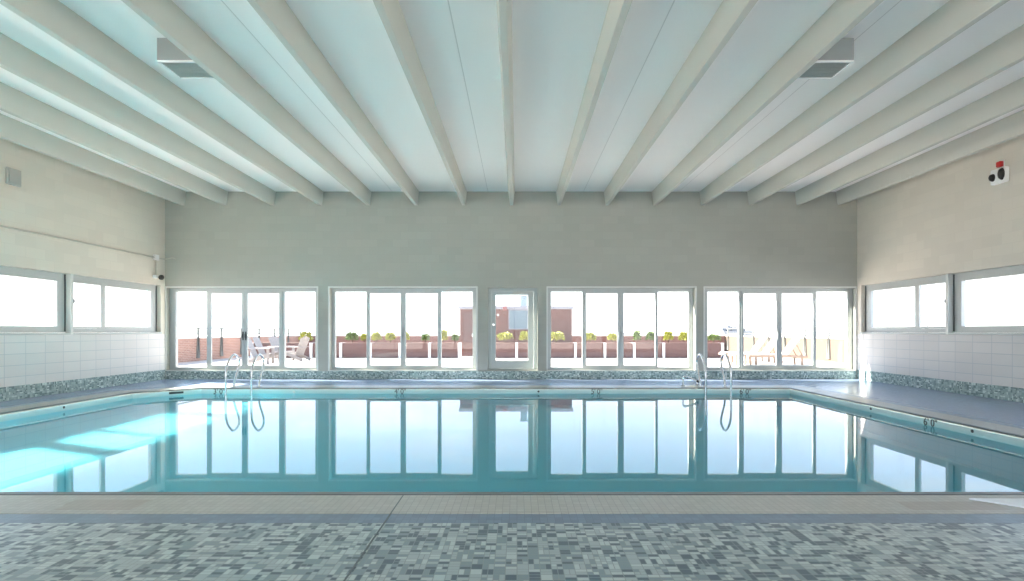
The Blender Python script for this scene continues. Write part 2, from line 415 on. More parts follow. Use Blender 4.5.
# ------------------------------------------------------------------ end wall glazing
YF_ = D + .17; YB_ = D + .27; YG = D + .23      # frame front/back, glass
GS = F / (D + .22)
gx = lambda p: (p - VX)/GS
def cellframe(x0,x1,z0,z1,holes,y0,y1): return holes_slab(x0,x1,z0,z1,holes,y0,y1,XZ)
PANES = [
    [(176.9,207.9),(212.7,243.1),(248.8,280.1),(285.3,316.0)],
    [(335.7,367.0),(370.6,401.0),(406.3,438.0),(441.5,472.8)],
    [(550.9,582.2),(585.8,617.0),(623.2,654.5),(657.3,688.2)],
    [(706.8,738.2),(742.6,775.0),(780.7,811.5),(815.2,846.2)]]
GO, GI = (.293, 2.262), (.345, 2.216)
names = ['left corner beside the brick parapet', 'second bay from the left wall', 'first bay right of the door', 'right corner before the loungers']
for wi, ((a,b), P) in enumerate(zip(W, PANES)):
    root = struct(empty('window_%d' % (wi+1), ((a+b)/2, YF_, OPZ0)), 'four panel aluminium sliding glass doors, ' + names[wi], 'window')
    inv = root.location
    x0, x1 = a+.002, b-.002
    g = [(gx(p), gx(q)) for p, q in P]
    g[3] = (g[3][0], min(g[3][1], x1-.06)); g[0] = (max(g[0][0], x0+.05), g[0][1])
    s0, s1 = g[0][1]+.055, g[3][0]-.055          # slider zone
    cx = (g[1][1]+g[2][0])/2
    fr = cellframe(x0,x1,OPZ0+.002,OPZ1-.002,[(*g[0],*GO),(s0,s1,.285,2.275),(*g[3],*GO)],YF_,YB_)
    f = fr.build('window_frame', M['alu'], root, .004); f.location = -inv
    for k_ in (0,3):
        m = MB(); m.box(g[k_][0]-.008,g[k_][1]+.008,YG,YG+.008,GO[0]-.008,GO[1]+.008); o = m.build('pane', M['glass'], root); o.location = -inv
    for k_, (u0,u1) in ((1,(s0+.002,cx-.002)), (2,(cx+.002,s1-.002))):
        yy = YF_-.02 if k_ == 1 else YF_-.02
        m = cellframe(u0,u1,.287,2.273,[(*g[k_],*GI)],yy,yy+.05)
        sash = m.build('sash', M['alu'], root, .004); sash.location = -inv
        m = MB(); m.box(g[k_][0]-.008,g[k_][1]+.008,yy+.02,yy+.028,GI[0]-.008,GI[1]+.008); m.build('pane', M['glass'], sash)
        hx = cx + (-.035 if k_ == 1 else .035)
        m = MB(); m.box(hx-.014,hx+.014,yy-.02,yy,1.0,1.22); m.box(hx-.02,hx+.02,yy-.035,yy-.018,1.06,1.16)
        m.build('handle', M['gasket'] if wi == 0 else M['alu'], sash, .004)
# door
root = struct(empty('door_1', ((DOOR[0]+DOOR[1])/2, YF_, OPZ0)), 'grey green glazed door with closer in the middle of the end wall', 'door')
inv = root.location
d0, d1 = DOOR[0]+.002, DOOR[1]-.002
l0, l1 = gx(491.5), gx(533.5)
o = cellframe(d0,d1,OPZ0+.002,OPZ1-.002,[(l0,l1,OPZ0+.03,gx(VX)+HC+(VY-291.5)/GS)],YF_,YB_).build('door_frame', M['door'], root, .004); o.location = -inv
zt = HC+(VY-291.5)/GS
gz0, gz1 = HC-(360.6-VY)/GS, HC+(VY-295)/GS
leaf = cellframe(l0+.004,l1-.004,OPZ0+.034,zt-.004,[(gx(495.8),gx(528),gz0,gz1)],YF_+.01,YF_+.06).build('door_leaf', M['door'], root, .004); leaf.location = -inv
m = MB(); m.box(gx(495.8)-.006,gx(528)+.006,YF_+.03,YF_+.038,gz0-.006,gz1+.006); m.build('pane', M['glass'], leaf)
m = MB(); m.lathe([(.025,0),(.025,.012),(.012,.02),(.012,.05),(.03,.06),(.034,.08),(.024,.095)][::1], 'y', (0,0,0)); o = m.build('knob', M['steel'], leaf)
o.scale = (1,-1,1); o.location = (gx(493.6), YF_+.01, HC+(VY-324.7)/GS)
m = MB(); zc_ = HC+(VY-292.2)/GS
m.box(gx(513),gx(523),YF_-.05,YF_+.01,zc_-.045,zc_+.015); m.box(gx(522),gx(532),YF_-.035,YF_-.02,zc_-.005,zc_+.008); m.box(gx(531),gx(533),YF_-.035,YF_+.0,zc_-.005,zc_+.008)
o = m.build('door_closer', M['vent'], root, .004); o.location = -inv

# side ribbon windows (units repeat towards the camera and past it)
wn = 5
for side, X, sg in (('left', XL, -1), ('right', XR, 1)):
    for u in range(6):
        y1 = RY1 - u*UNIT; y0 = y1 - UNIT
        root = struct(empty('window_%d' % wn, (X, (y0+y1)/2, RZ0)), None, 'window'); wn += 1
        root['label'] = ('aluminium sliding window in the %s wall, %s from the far corner' % (side, ORD[u]))
        inv = root.location
        A0, A1 = y1-.22-1.45, y1-.22           # wide fixed pane
        B0, B1 = y1-.22-1.45-.135-.72, y1-.22-1.45-.135
        xf, xb = X+sg*.09, X+sg*.17
        fr = holes_slab(y0+.012, y1-.012, RZ0+.002, RZ1-.002, [(A0,A1,1.33,2.235),(B0-.05,B1+.05,1.285,2.275)], min(xf,xb), max(xf,xb), YZ)
        f = fr.build('window_frame', M['alu'], root, .004); f.location = -inv
        m = MB(); m.box(min(X+sg*.13,X+sg*.138), max(X+sg*.13,X+sg*.138), A0-.008, A1+.008, 1.322, 2.243); o = m.build('pane', M['glass'], root); o.location = -inv
        sh = holes_slab(B0-.048, B1+.048, 1.287, 2.273, [(B0,B1,1.33,2.235)], min(X+sg*.075,X+sg*.11), max(X+sg*.075,X+sg*.11), YZ).build('sash', M['alu'], root, .003); sh.location = -inv
        m = MB(); m.box(min(X+sg*.09,X+sg*.097), max(X+sg*.09,X+sg*.097), B0-.006, B1+.006, 1.325, 2.24); m.build('pane', M['glass'], sh)
        m = MB(); m.box(min(X+sg*.045,X+sg*.075), max(X+sg*.045,X+sg*.075), B0-.035, B0-.01, 1.80, 1.90); m.box(min(X+sg*.04,X+sg*.055), max(X+sg*.04,X+sg*.055), B0-.03, B0+.03, 1.84, 1.87); m.build('latch', M['gasket'], sh, .004)
        m = MB(); m.box(min(X+sg*.088,X+sg*.1), max(X+sg*.088,X+sg*.1), y1-.06, y1-.025, 1.23, 2.38); o = m.build('gasket', M['gasket'], root); o.location = -inv
        m = MB(); m.box(min(X-sg*.02,X+sg*.09), max(X-sg*.02,X+sg*.09), y0-.03, y0+.03, 1.17 if u < 5 else 1.206, 2.399); o = m.build('mullion_post', M['alu_l'], root, .004); o.location = -inv
    m = MB(); m.box(min(X-sg*.018,X), max(X-sg*.018,X), RY0+.032, RY1+.02, 1.165, 1.204)
    struct(m.build('trim_%d' % (8 if side == 'left' else 9), M['alu'], bevel=.004), 'grey sill strip under the %s windows' % side, 'sill')
for i, h in enumerate(RW):  # unseen windows added as a daylight source from behind
    root = struct(empty('window_%d' % (30+i), ((h[0]+h[1])/2, YR-.15, h[2])), 'added tall rear window, %s from the left wall' % ORD[i], 'window'); inv = root.location
    mid = (h[0]+h[1])/2
    o = holes_slab(h[0]+.002,h[1]-.002,h[2]+.002,h[3]-.002,[(h[0]+.06,mid-.03,h[2]+.06,h[3]-.06),(mid+.03,h[1]-.06,h[2]+.06,h[3]-.06)],YR-.2,YR-.12,XZ).build('window_frame', M['alu'], root); o.location = -inv
    for q0, q1 in ((h[0]+.055,mid-.025),(mid+.025,h[1]-.055)):
        m = MB(); m.box(q0,q1,YR-.165,YR-.157,h[2]+.055,h[3]-.055); o = m.build('pane', M['glass'], root); o.location = -inv

# ------------------------------------------------------------------ pool fittings
def arc_path(ctrl, n=8):
    """Catmull-Rom through control points"""
    P = [Vector(p) for p in ctrl]; P = [P[0]*2-P[1]] + P + [P[-1]*2-P[-2]]; out = []
    for i in range(1, len(P)-2):
        for k in range(n):
            t = k/n; p0,p1,p2,p3 = P[i-1],P[i],P[i+1],P[i+2]
            out.append(.5*((2*p1)+(p2-p0)*t+(2*p0-5*p1+4*p2-p3)*t*t+(3*p1-p0-3*p2+p3)*t**3))
    out.append(P[-2]); return out
def ladder(xa, xb, label):
    root = tag(empty('pool_ladder', ((xa+xb)/2, PYF, 0)), label, 'ladder', 'stainless pool ladders')
    cx = (xa+xb)/2
    for x in (xa, xb):
        y = lambda v: v - PYF
        path = arc_path([(x-cx,y(11.19),-1.05),(x-cx,y(11.185),-.5),(x-cx,y(11.18),0),(x-cx,y(11.18),.30),(x-cx,y(11.24),.50),(x-cx,y(11.40),.67),(x-cx,y(11.55),.71),(x-cx,y(11.70),.62),(x-cx,y(11.72),.48),(x-cx,y(11.60),.26),(x-cx,y(11.52),.10),(x-cx,y(11.50),.0045)], 6)
        m = MB(); m.tube(path, .0235, 10); r = m.build('rail', M['steel'], root)
        m = MB(); m.lathe([(.055,.0045),(.055,.012),(.035,.028),(.026,.03)], 'z', (x-cx, 11.50-PYF, 0)); m.build('escutcheon', M['steel'], r)
    for z in (-.35, -.62, -.9):
        m = MB(); m.box(xa-cx+.02, xb-cx-.02, 11.15-PYF, 11.23-PYF, z-.015, z+.015); m.build('tread', M['steel'], root, .006)
    return root
ladder(px(225.7,11.18), px(251.5,11.18), 'stainless pool ladder in front of the left corner glass doors')
ladder(px(705.6,11.18), px(731,11.18), 'stainless pool ladder next to the low bent bar, right half of the pool')
# low bent bar beside the right ladder
root = tag(empty('grab_bar', (px(683,11.75), 11.75, 0)), 'low bent steel bar on the far deck left of the right ladder', 'grab bar')
m = MB(); m.tube(arc_path([(0,0,.004),(0,0,.12),(.01,0,.19),(.05,-.02,.215),(.15,-.06,.18),(.29,-.12,.12)], 6), .022, 10); bar = m.build('bar', M['steel'], root)
m = MB(); m.tube([(.28,-.115,.004),(.28,-.115,.115)], .016, 8); m.build('leg', M['steel'], root)
m = MB(); m.lathe([(.05,.004),(.05,.012),(.03,.024)], 'z'); m.build('escutcheon', M['steel'], root)
m = MB(); m.tube([(.27,-.113,.127),(.31,-.128,.112)], .027, 10); m.build('end_cap', M['gasket'], root)

def marker(txt, loc, rot, label, size=.15):
    root = tag(empty('depth_marker', loc), label, 'depth marker', 'painted depth markers'); root.rotation_euler = rot
    for ch, off in ((txt[0], -.085), ("'", -.035), ('0', .045), ('"', .105)):
        cu = bpy.data.curves.new('t', 'FONT'); cu.body = ch; cu.size = size; cu.extrude = .002; cu.align_x = 'CENTER'
        ob = bpy.data.objects.new('t', cu); COL.objects.link(ob)
        bpy.context.view_layer.update()
        me = bpy.data.meshes.new_from_object(ob); bpy.data.objects.remove(ob)
        o = bpy.data.objects.new('numeral' if ch.isdigit() else ('foot_mark' if ch == "'" else 'inch_mark'), me); COL.objects.link(o); me.materials.clear(); me.materials.append(M['ink'])
        o.parent = root; o.location = (off, -.052, 0)
    return root
for t_, p in (("3' 0\"",219),("4' 0\"",400),("5' 0\"",596.5),("6' 0\"",745)):
    marker(t_, (px(p,PYF), PYF-.003, -.071), (PI/2,0,0), "dark %s foot depth marker on the far pool wall" % {'3':'three','4':'four','5':'five','6':'six'}[t_[0]])
marker("6' 0\"", (PXR-.003, 7.45, -.071), (PI/2,0,-PI/2), 'dark six foot depth marker on the right pool side wall')
def anchor(loc, axis, sg, label, mat='ink', r=.022):
    m = MB(); m.lathe([(r,0),(r,.004*1),(r*.6,.007)], axis); o = m.build('rope_anchor', M[mat]); o.location = loc
    if sg < 0: o.scale = ((-1,1,1) if axis == 'x' else (1,-1,1))
    return tag(o, label, 'rope anchor', 'pool wall rope anchors')
anchor((px(538.5,PYF), PYF, -.075), 'y', -1, 'small dark anchor on the far pool wall, left of five foot marker')
anchor((PXR, 8.7, -.065), 'x', -1, 'small dark anchor on the right pool wall beyond six foot marker')
anchor((PXR, 6.76, -.065), 'x', -1, 'small dark anchor on the right pool wall nearer than six foot marker')
anchor((PXL, 8.87, -.065), 'x', 1, 'small dark anchor on the left pool wall')
o = anchor((px(294,PYF), PYF, -.09), 'y', -1, 'small white inlet at the waterline right of the left ladder', 'white', .03); o.name = 'pool_inlet'; o['category'] = 'inlet'; del o['group']
# dark slot in the angled corner wall
ang = math.atan2(PYF-PCY, PCX-PXL)
m = MB(); m.box(-.13,.13,-.004,.0,-.022,.022)
sl = m.build('skimmer_slot', M['ink']); t_ = .62
sl.location = (PXL+(PCX-PXL)*t_, PCY+(PYF-PCY)*t_, -.065); sl.rotation_euler = (0,0,ang)
tag(sl, 'dark rectangular skimmer slot in the angled pool corner', 'skimmer')
m = MB(); m.box(-.858,-.850,YR+.01,3.905,-.02,.0058)
struct(m.build('trim_11', M['joint']), 'thin dark expansion joint across the front deck', 'joint')
# flat white slab at the right end of the front coping
m = MB(); quad = [(3.30,3.80),(3.62,3.545),(4.4,3.545),(4.4,3.80)]
for z in (.0045,.016): m.face([(x,y,z) for x,y in quad])
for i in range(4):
    p,q = quad[i],quad[(i+1)%4]; m.face([(*p,.0045),(*q,.0045),(*q,.016),(*p,.016)])
tag(m.build('white_slab', M['mat'], bevel=.004), 'flat white slab on the beige coping in front of the pool', 'mat')

# ------------------------------------------------------------------ ceiling vents and wall fixtures
def vent(x0, x1, label):
    y0, y1, zb = 6.37, 6.82, HC+3.30
    root = tag(empty('ceiling_vent', ((x0+x1)/2, (y0+y1)/2, ZC)), label, 'ceiling vent', 'box diffusers between the beams'); inv = root.location
    m = MB(); m.box(x0+.005,x1-.005,y0+.005,y1-.005,zb+.02,ZC); o = m.build('housing', M['vbox'], root); o.location = -inv
    o = holes_slab(x0,x1,y0,y1,[(x0+.03,x1-.03,y0+.03,y1-.03)],zb,zb+.02,XY).build('frame', M['white'], root, .003); o.location = -inv
    m = MB(); nn = 10; m.box(x0+.025,x1-.025,y0+.025,y1-.025,zb+.012,zb+.018)
    for i in range(nn):
        yy = y0+.03+(y1-y0-.06)*(i+.5)/nn
        m.hexa([(x0+.03,yy-.014,zb+.004),(x1-.03,yy-.014,zb+.004),(x1-.03,yy-.008,zb+.003),(x0+.03,yy-.008,zb+.003),(x0+.03,yy+.008,zb+.019),(x1-.03,yy+.008,zb+.019),(x1-.03,yy+.014,zb+.018),(x0+.03,yy+.014,zb+.018)])
    o = m.build('grille', M['vent'], root); o.location = -inv
vent(BX[4]-.085-.50, BX[4]-.09, 'square ceiling vent in the left half of the ceiling')
vent(BX[10]+.09, BX[10]+.085+.50, 'square ceiling vent in the right half of the ceiling')
# left wall: speaker plate
m = MB(); m.box(XL,XL+.05,9.21,9.47,3.85,4.15)
root = tag(empty('wall_speaker', (XL, 9.34, 4.0)), 'small square grey speaker high on the left wall', 'speaker'); o = m.build('case', M['grey'], root, .012); o.location = -root.location
m = MB(); m.box(XL+.05,XL+.054,9.24,9.44,3.88,4.12); o = m.build('speaker_grille', M['grey'], root); o.location = -root.location
# conduit + box
root = tag(empty('wall_conduit', (XL, 13.0, HC+1.84)), 'thin painted conduit running along the left wall to the corner', 'conduit'); inv = root.location
m = MB(); m.tube([(XL+.03,YR+.02,HC+1.84),(XL+.03,12.96,HC+1.84)], .017, 8); o = m.build('pipe', M['pipe'], root); o.location = -inv
m = MB(); m.box(XL,XL+.07,12.95,13.09,HC+1.77,HC+1.91); jb = m.build('junction_box', M['white'], root, .008); jb.location = -inv
m = MB(); m.tube(arc_path([(XL+.03,13.09,HC+1.84),(XL+.03,13.3,HC+1.84),(XL+.06,13.37,HC+1.85),(XL+.2,13.38,HC+1.88),(XL+.3,13.38,HC+1.85)],5), .014, 8); o = m.build('elbow_pipe', M['pipe'], root); o.location = -inv
m = MB(); m.tube([(XL+.03,13.02,HC+1.77),(XL+.03,13.02,HC+1.40)], .014, 8); o = m.build('drop_pipe', M['pipe'], root); o.location = -inv
root = tag(empty('security_camera', (XL, 13.02, HC+1.35)), 'small white security camera with dark dome at the left wall corner', 'security camera'); inv = root.location
m = MB(); m.box(XL,XL+.08,12.94,13.06,HC+1.32,HC+1.40); o = m.build('bracket', M['white'], root, .01); o.location = -inv
m = MB(); m.lathe([(.02,-.065),(.05,-.045),(.065,0),(.05,.045),(.02,.065)], 'z', (XL+.145,13.05,HC+1.345)); o = m.build('lens_dome', M['black'], root); o.location = -inv
# right wall: twin lamp emergency unit
root = tag(empty('emergency_light', (XR, 9.4, HC+2.83)), 'white twin lamp emergency light with red top high on right wall', 'emergency light'); inv = root.location
m = MB(); m.box(XR-.09,XR,9.24,9.54,HC+2.66,HC+2.94); o = m.build('case', M['white'], root, .025); o.location = -inv
for yy, zz, ry, rz in ((9.475,HC+2.79,.045,.07),(9.295,HC+2.81,.045,.11)):
    m = MB(); m.lathe([(.35,-.075),(.75,-.06),(1,-.02),(1,.0)], 'x', (0,0,0)); o = m.build('lamp_head', M['black'], root)
    o.scale = (1, ry, rz); o.location = Vector((XR-.085,yy,zz)) - inv
m = MB(); m.box(XR-.09,XR-.02,9.33,9.43,HC+2.955,HC+3.06); o = m.build('red_lens', M['red'], root, .02); o.location = -inv; o['label'] = 'red lens'
m = MB(); m.box(XR-.02,XR,9.34,9.42,HC+2.93,HC+3.08); o = m.build('bracket', M['white'], root); o.location = -inv

# ------------------------------------------------------------------ terrace
TX0, TX1, TY1 = -13.4, 12.85, 31.8
m = holes_slab(TX0,TX1,-30,TY1,[(XL-.27,XR+.27,YR-.31,D+.31)],-.35,0,XY)  # stretch behind the room is added, unseen, to bounce sun onto the ceiling
struct(m.build('terrace_floor', M['terrace']), 'pale paved roof terrace outside the glass doors', 'terrace')
m = MB(); m.face([(-3000,-800,-32),(3000,-800,-32),(3000,5000,-32),(-3000,5000,-32)])
struct(m.build('ground', M['ground']), 'hazy city ground far below the terrace', 'ground')
PH = .99
def parapet(name, x0, x1, y0, y1, mat, label):
    root = tag(empty(name, ((x0+x1)/2,(y0+y1)/2,0)), label, 'parapet', None, 'structure'); inv = root.location
    m = MB(); m.box(x0,x1,y0,y1,0,PH-.06); o = m.build('brickwork', mat, root); o.location = -inv
    m = MB(); m.box(x0-.02,x1+.02,y0-.02,y1+.02,PH-.06,PH); o = m.build('cap', M['cap'], root, .008); o.location = -inv
parapet('parapet_wall', -13.4, -13.2, 10, 31.6, M['brick_y'], 'salmon brick parapet along the left edge of the terrace')
parapet('parapet_wall', 12.6, 12.8, 10, 31.6, M['sun_parapet'], 'sunlit tan parapet along the right edge of the terrace')
parapet('parapet_wall', -13.15, 12.55, 31.4, 31.6, M['brick_x'], 'low brick parapet at the far end of the terrace')
def railing(x, inner, ys, label, ztop):
    root = tag(empty('metal_railing', (x, ys[0], 0)), label, 'railing', None); inv = root.location
    for y in ys:
        m = MB(); m.box(x-.03,x+.03,y-.035,y+.035,.3,ztop-.02); m.box(x-.05,x+.05,y-.12,y+.12,.28,.34) if False else None
        m.hexa([(x-.03,y-.09,.12),(x+.03,y-.09,.12),(x+.03,y+.09,.12),(x-.03,y+.09,.12),(x-.03,y-.04,PH),(x+.03,y-.04,PH),(x+.03,y+.04,PH),(x-.03,y+.04,PH)])
        p = m.build('post', M['rail'], root); p.location = -inv
    m = MB(); m.box(x-.03,x+.03,ys[-1]-.05,ys[0]+.05,ztop-.045,ztop) if ys[0] > ys[-1] else m.box(x-.03,x+.03,ys[0]-.05,ys[-1]+.05,ztop-.045,ztop)
    o = m.build('top_rail', M['rail'], root); o.location = -inv
    m = MB(); m.box(x-.012,x+.012,ys[0],ys[-1],PH+.10,PH+.12); o = m.build('lower_rail', M['rail'], root); o.location = -inv
cL, cR = -13.17, 12.57
railing(cL, 1, [-cL*q for q in (1.244,1.373,1.502,1.631,1.76,1.888,2.016,2.146,2.274,2.398)], 'dark metal railing on the left brick parapet', HC+.14)
railing(cR, -1, [cR*q for q in (1.27,1.40,1.535,1.669,1.806,1.942,2.065,2.198,2.33,2.463)], 'dark metal railing on the right sunlit parapet', HC+.16)

# planters with white divider posts
PY = 23.8
def planter(x0, x1, label):
    root = tag(empty('planter_box', ((x0+x1)/2, PY+.3, 0)), label, 'planter', 'brown planter boxes along the terrace')
    h = (x1-x0)/2
    m = holes_slab(-h,h,-.3,.3,[(-h+.03,h-.03,-.27,.27)],0.02,.66,XY)
    m.build('box', M['planter'], root)
    o = holes_slab(-h-.0,h+.0,-.315,.315,[(-h+.05,h-.05,-.25,.25)],.66,.69,XY).build('rim', M['planter'], root, .004)
    m = MB(); m.box(-h+.052,h-.052,-.248,.248,0.05,.685); m.build('soil', M['soil'], root)
def post(x, label):
    root = tag(empty('divider_post', (x, PY+.25, 0)), label, 'post', 'white posts between the planters')
    m = MB(); m.box(-.055,.055,-.3,.3,0,.67); m.build('shaft', M['fascia'], root, .005)
    m = MB(); m.box(-.06,.06,-.31,.31,.67,.69); m.build('cap', M['fascia'], root, .004)
right = [487.2+29.4*k for k in range(9)]; left = [252+29.6*k for k in range(8)]
for nm, arr in (('right', right), ('left', left)):
    for k in range(len(arr)-1):
        a, b = px(arr[k],PY)+.065, px(arr[k+1],PY)-.065
        lab = ('%s brown planter box from the left parapet' % ORD[k]) if nm == 'left' else ('%s brown planter box counting right from the brick rooftop hut door' % ORD[k])
        planter(a, b, lab)
    for k in range(len(arr)):
        lab = ('%s white post between planters, counting from the left parapet' % ORD[k]) if nm == 'left' else ('%s white post between planters, counting right from the hut door' % ORD[k])
        post(px(arr[k],PY), lab)

def leaf_blob(w, d, h, nleaf, size, seed):
    rnd = random.Random(seed); m = MB()
    for _ in range(nleaf):
        a = rnd.uniform(0,2*PI); r = math.sqrt(rnd.random()); z = rnd.random()**.8
        k = math.sqrt(max(.05, 1-z*z*.8))
        c = Vector((w/2*r*k*math.cos(a), d/2*r*k*math.sin(a), .10+h*.9*z))
        di = Vector((math.cos(a)*r+rnd.uniform(-.4,.4), math.sin(a)*r+rnd.uniform(-.4,.4), rnd.uniform(.2,1.1))).normalized()
        sd = di.cross(Vector((rnd.uniform(-1,1),rnd.uniform(-1,1),rnd.uniform(-1,1)))).normalized()
        l, wd = size*rnd.uniform(.7,1.4), size*.35
        m.face([c, c+di*l*.5+sd*wd, c+di*l, c+di*l*.5-sd*wd])
    return m
shr = [(352,.55,.40,'g','low dark green shrub above the third planter from the left parapet'),(365,.28,.30,'y',''),(376.5,.36,.38,'y',''),(390.5,.36,.40,'y',''),(405,.32,.42,'y',''),(425.5,.26,.30,'g',''),
       (443,.36,.55,'y',''),(455.5,.24,.28,'g',''),(505,.75,.40,'y',''),(525,.45,.45,'y',''),(556,.75,.42,'y',''),(590,.5,.38,'y',''),(613,.45,.34,'y',''),(637,.22,.48,'g',''),(651,.40,.42,'g',''),(668.5,.38,.45,'y',''),(684,.40,.42,'y',''),(714,.5,.30,'g',''),(306,.55,.42,'y',''),(330,.5,.3,'g','')]
shr.sort()
for i, (p, w, h, k, _) in enumerate(shr):
    x = px(p, PY+.3)
    col = 'yellow green' if k == 'y' else 'dark green'
    half = 'left of the rooftop hut' if p < 480 else ('before the rooftop hut' if p < 575 else 'right of the rooftop hut')
    grp = [q for q in shr if (q[0] < 480) == (p < 480) and (q[0] < 575) == (p < 575)]
    j = grp.index((p, w, h, k, _))
    num = ORD[j] if j < 10 else 'eleventh'
    root = tag(empty('shrub', (x, PY+.3, .69)), '%s shrub in planter row %s, %s from the left' % (col, half, num), 'shrub', 'shrubs in the planters')
    leaf_blob(w, .4, h*.88, 260, .11, i).build('foliage', M['leaf_'+k], root)
    m = MB(); rnd = random.Random(i)
    for q in range(5): 
        a = rnd.uniform(0,6.28); m.tube([(0,0,0),(.3*w*math.cos(a),.12*math.sin(a),h*.9)], .008, 5)
    m.build('stem', M['soil'], root)

# brick rooftop hut
HY = 25.5; hx0, hx1 = px(460,HY), px(572,HY); hz = HC+(VY-306)/F*HY
root = tag(empty('rooftop_hut', (0, HY+1.5, 0)), 'small brown brick rooftop hut with white fascia beyond the planters', 'building'); inv = root.location
def hp(name, mb, mat, bevel=0, parent=None):
    o = mb.build(name, mat, parent or root, bevel)
    if parent is None: o.location = -inv
    return o
m = MB(); m.box(hx0,hx1,HY,HY+3,0,hz-.16); hp('wall', m, M['brick_x'])
m = MB(); m.box(hx0-.06,hx1+.06,HY-.06,HY+3.06,hz-.16,hz); hp('fascia', m, M['hutcap'], .01)
m = MB(); m.box(px(463.5,HY),px(474,HY),HY-.05,HY,0,HC+(VY-313)/F*HY); dr = hp('door', m, M['planter'], .006)
m = MB(); m.box(px(472,HY),px(473,HY),HY-.09,HY-.05,.95,1.1); m.build('door_handle', M['steel'], dr)
m = holes_slab(px(508.5,HY),px(528.5,HY),HC+(VY-329.5)/F*HY,HC+(VY-309.5)/F*HY,[(px(509.5,HY),px(527.5,HY),HC+(VY-328.5)/F*HY,HC+(VY-310.5)/F*HY)],HY-.06,HY,XZ); lf = hp('louvre_frame', m, M['hutcap'])
m = MB(); z0, z1 = HC+(VY-328.5)/F*HY, HC+(VY-310.5)/F*HY
for i in range(12):
    z = z0+(z1-z0)*i/12; m.hexa([(px(509.5,HY),HY-.05,z),(px(527.5,HY),HY-.05,z),(px(527.5,HY),HY-.005,z+.05),(px(509.5,HY),HY-.005,z+.05),(px(509.5,HY),HY-.05,z+.012),(px(527.5,HY),HY-.05,z+.012),(px(527.5,HY),HY-.005,z+.08),(px(509.5,HY),HY-.005,z+.08)])
m.build('louvre', M['louver'], lf)
m = MB(); m.box(px(520.5,HY+.6),px(527,HY+.6),HY+.4,HY+.9,hz,hz+.5); vb = hp('roof_cowl', m, M['louver'], .02)
m = MB(); m.box(px(519.8,HY+.6),px(527.7,HY+.6),HY+.35,HY+.95,hz+.5,hz+.55); m.build('cowl_cap', M['louver'], vb)
m = MB(); m.box(px(503,HY),px(507,HY),HY-.18,HY-.0,HC+(VY-310.5)/F*HY,HC+(VY-306.5)/F*HY); hp('wall_lamp', m, plain('dark_red_lamp_case', (.22,.08,.08), .5), .02)
m = MB(); m.box(px(497,HY),px(499,HY),HY-.06,HY,HC+(VY-316)/F*HY,HC+(VY-314)/F*HY); hp('meter_box', m, M['fascia'], .01)

# adirondack chairs
def slat(m, p, q, w, t, side=Vector((0,1,0))):
    p, q = Vector(p), Vector(q); d = (q-p).normalized(); n_ = d.cross(side).normalized()*t/2; s_ = side*w/2
    m.hexa([p-s_-n_, p+s_-n_, p+s_+n_, p-s_+n_, q-s_-n_, q+s_-n_, q+s_+n_, q-s_+n_])
def adirondack(loc, rz, label):
    root = tag(empty('adirondack_chair', loc, rz), label, 'chair', 'white adirondack chairs on the terrace')
    m = MB()
    for k in range(6):
        x = .36 - k*.092; z = .37 - k*.028; m.box(x-.04,x+.04,-.27,.27,z,z+.022)
    m.build('seat', M['chair'], root, .004)
    m = MB()
    for k in range(5):
        y = (k-2)*.108; top = 1.02 - abs(k-2)*.035
        f = (top-.24)/.8
        slat(m, (-.10,y,.24), (-.10-.34*f,y*1.12,.24+.80*f), .10, .022)
    slat(m, (-.255,-.27,.56), (-.255,.27,.56), .07, .025, Vector((0,0,1)))
    m.build('backrest', M['chair'], root, .003)
    for s in (-1,1):
        m = MB(); m.box(-.36,.46,s*.33-.065,s*.33+.065,.565,.587); m.build('armrest', M['chair'], root, .006)
        m = MB(); m.box(.36,.45,s*.30-.02,s*.30+.02,0,.565); m.build('leg', M['chair'], root, .004)
        m = MB(); slat(m, (.42,s*.275,.34), (-.46,s*.275,.05), .024, .12); m.build('leg', M['chair'], root, .004)
    return root
adirondack((px(259,19.6),19.6,0), .15, 'white adirondack chair nearest the glass, facing right')
adirondack((px(266,21.0),21.0,0), .05, 'white adirondack chair directly behind the nearest right facing one')
adirondack((px(281,22.4),22.4,0), -.35, 'white adirondack chair in the middle, turned towards the glass')
adirondack((px(299,21.8),21.6,0), PI-.25, 'white adirondack chair facing left across from the others')

# sun loungers
def lounger(loc, rz, label):
    root = tag(empty('sun_lounger', loc, rz), label, 'sun lounger', 'white sun loungers on the terrace')
    m = MB()
    for s in (-1,1): m.box(-1.25,.75,s*.30-.03,s*.30+.03,.27,.34)
    m.box(-1.25,-1.19,-.27,.27,.27,.34); m.box(.69,.75,-.27,.27,.27,.34); m.build('frame', M['wood'], root, .005)
    m = MB(); m.box(-1.22,.05,-.27,.27,.345,.385); m.build('seat', M['sling'], root, .012)
    m = MB(); slat(m, (.06,0,.37), (.54,0,1.02), .56, .045); m.build('backrest', M['sling'], root, .012)
    m = MB()
    for s in (-1,1): m.tube([(.36,s*.24,.76),(.58,s*.24,.34)], .014, 6)
    m.build('back_prop', M['wood'], root)
    for sx, sy in ((-1.1,-.29),(-1.1,.29),(.55,-.29),(.55,.29)):
        m = MB(); m.box(sx-.035,sx+.035,sy-.03,sy+.03,0,.27); m.build('leg', M['wood'], root, .004)
    return root
lounger((px(752,21.2),21.2,0), .02, 'white sun lounger on the terrace, farthest left of the three')
lounger((px(763.5,20.2),20.2,0), .0, 'white sun lounger between the two other loungers')
lounger((px(783,19.2),19.2,0), -.04, 'white sun lounger nearest the right brick parapet')
root = tag(empty('side_table', (px(741,19.0),19.0,0)), 'small low white table at the feet of the sun loungers', 'table')
m = MB(); m.box(-.3,.3,-.25,.25,.36,.40); m.build('table_top', M['sling'], root, .006)
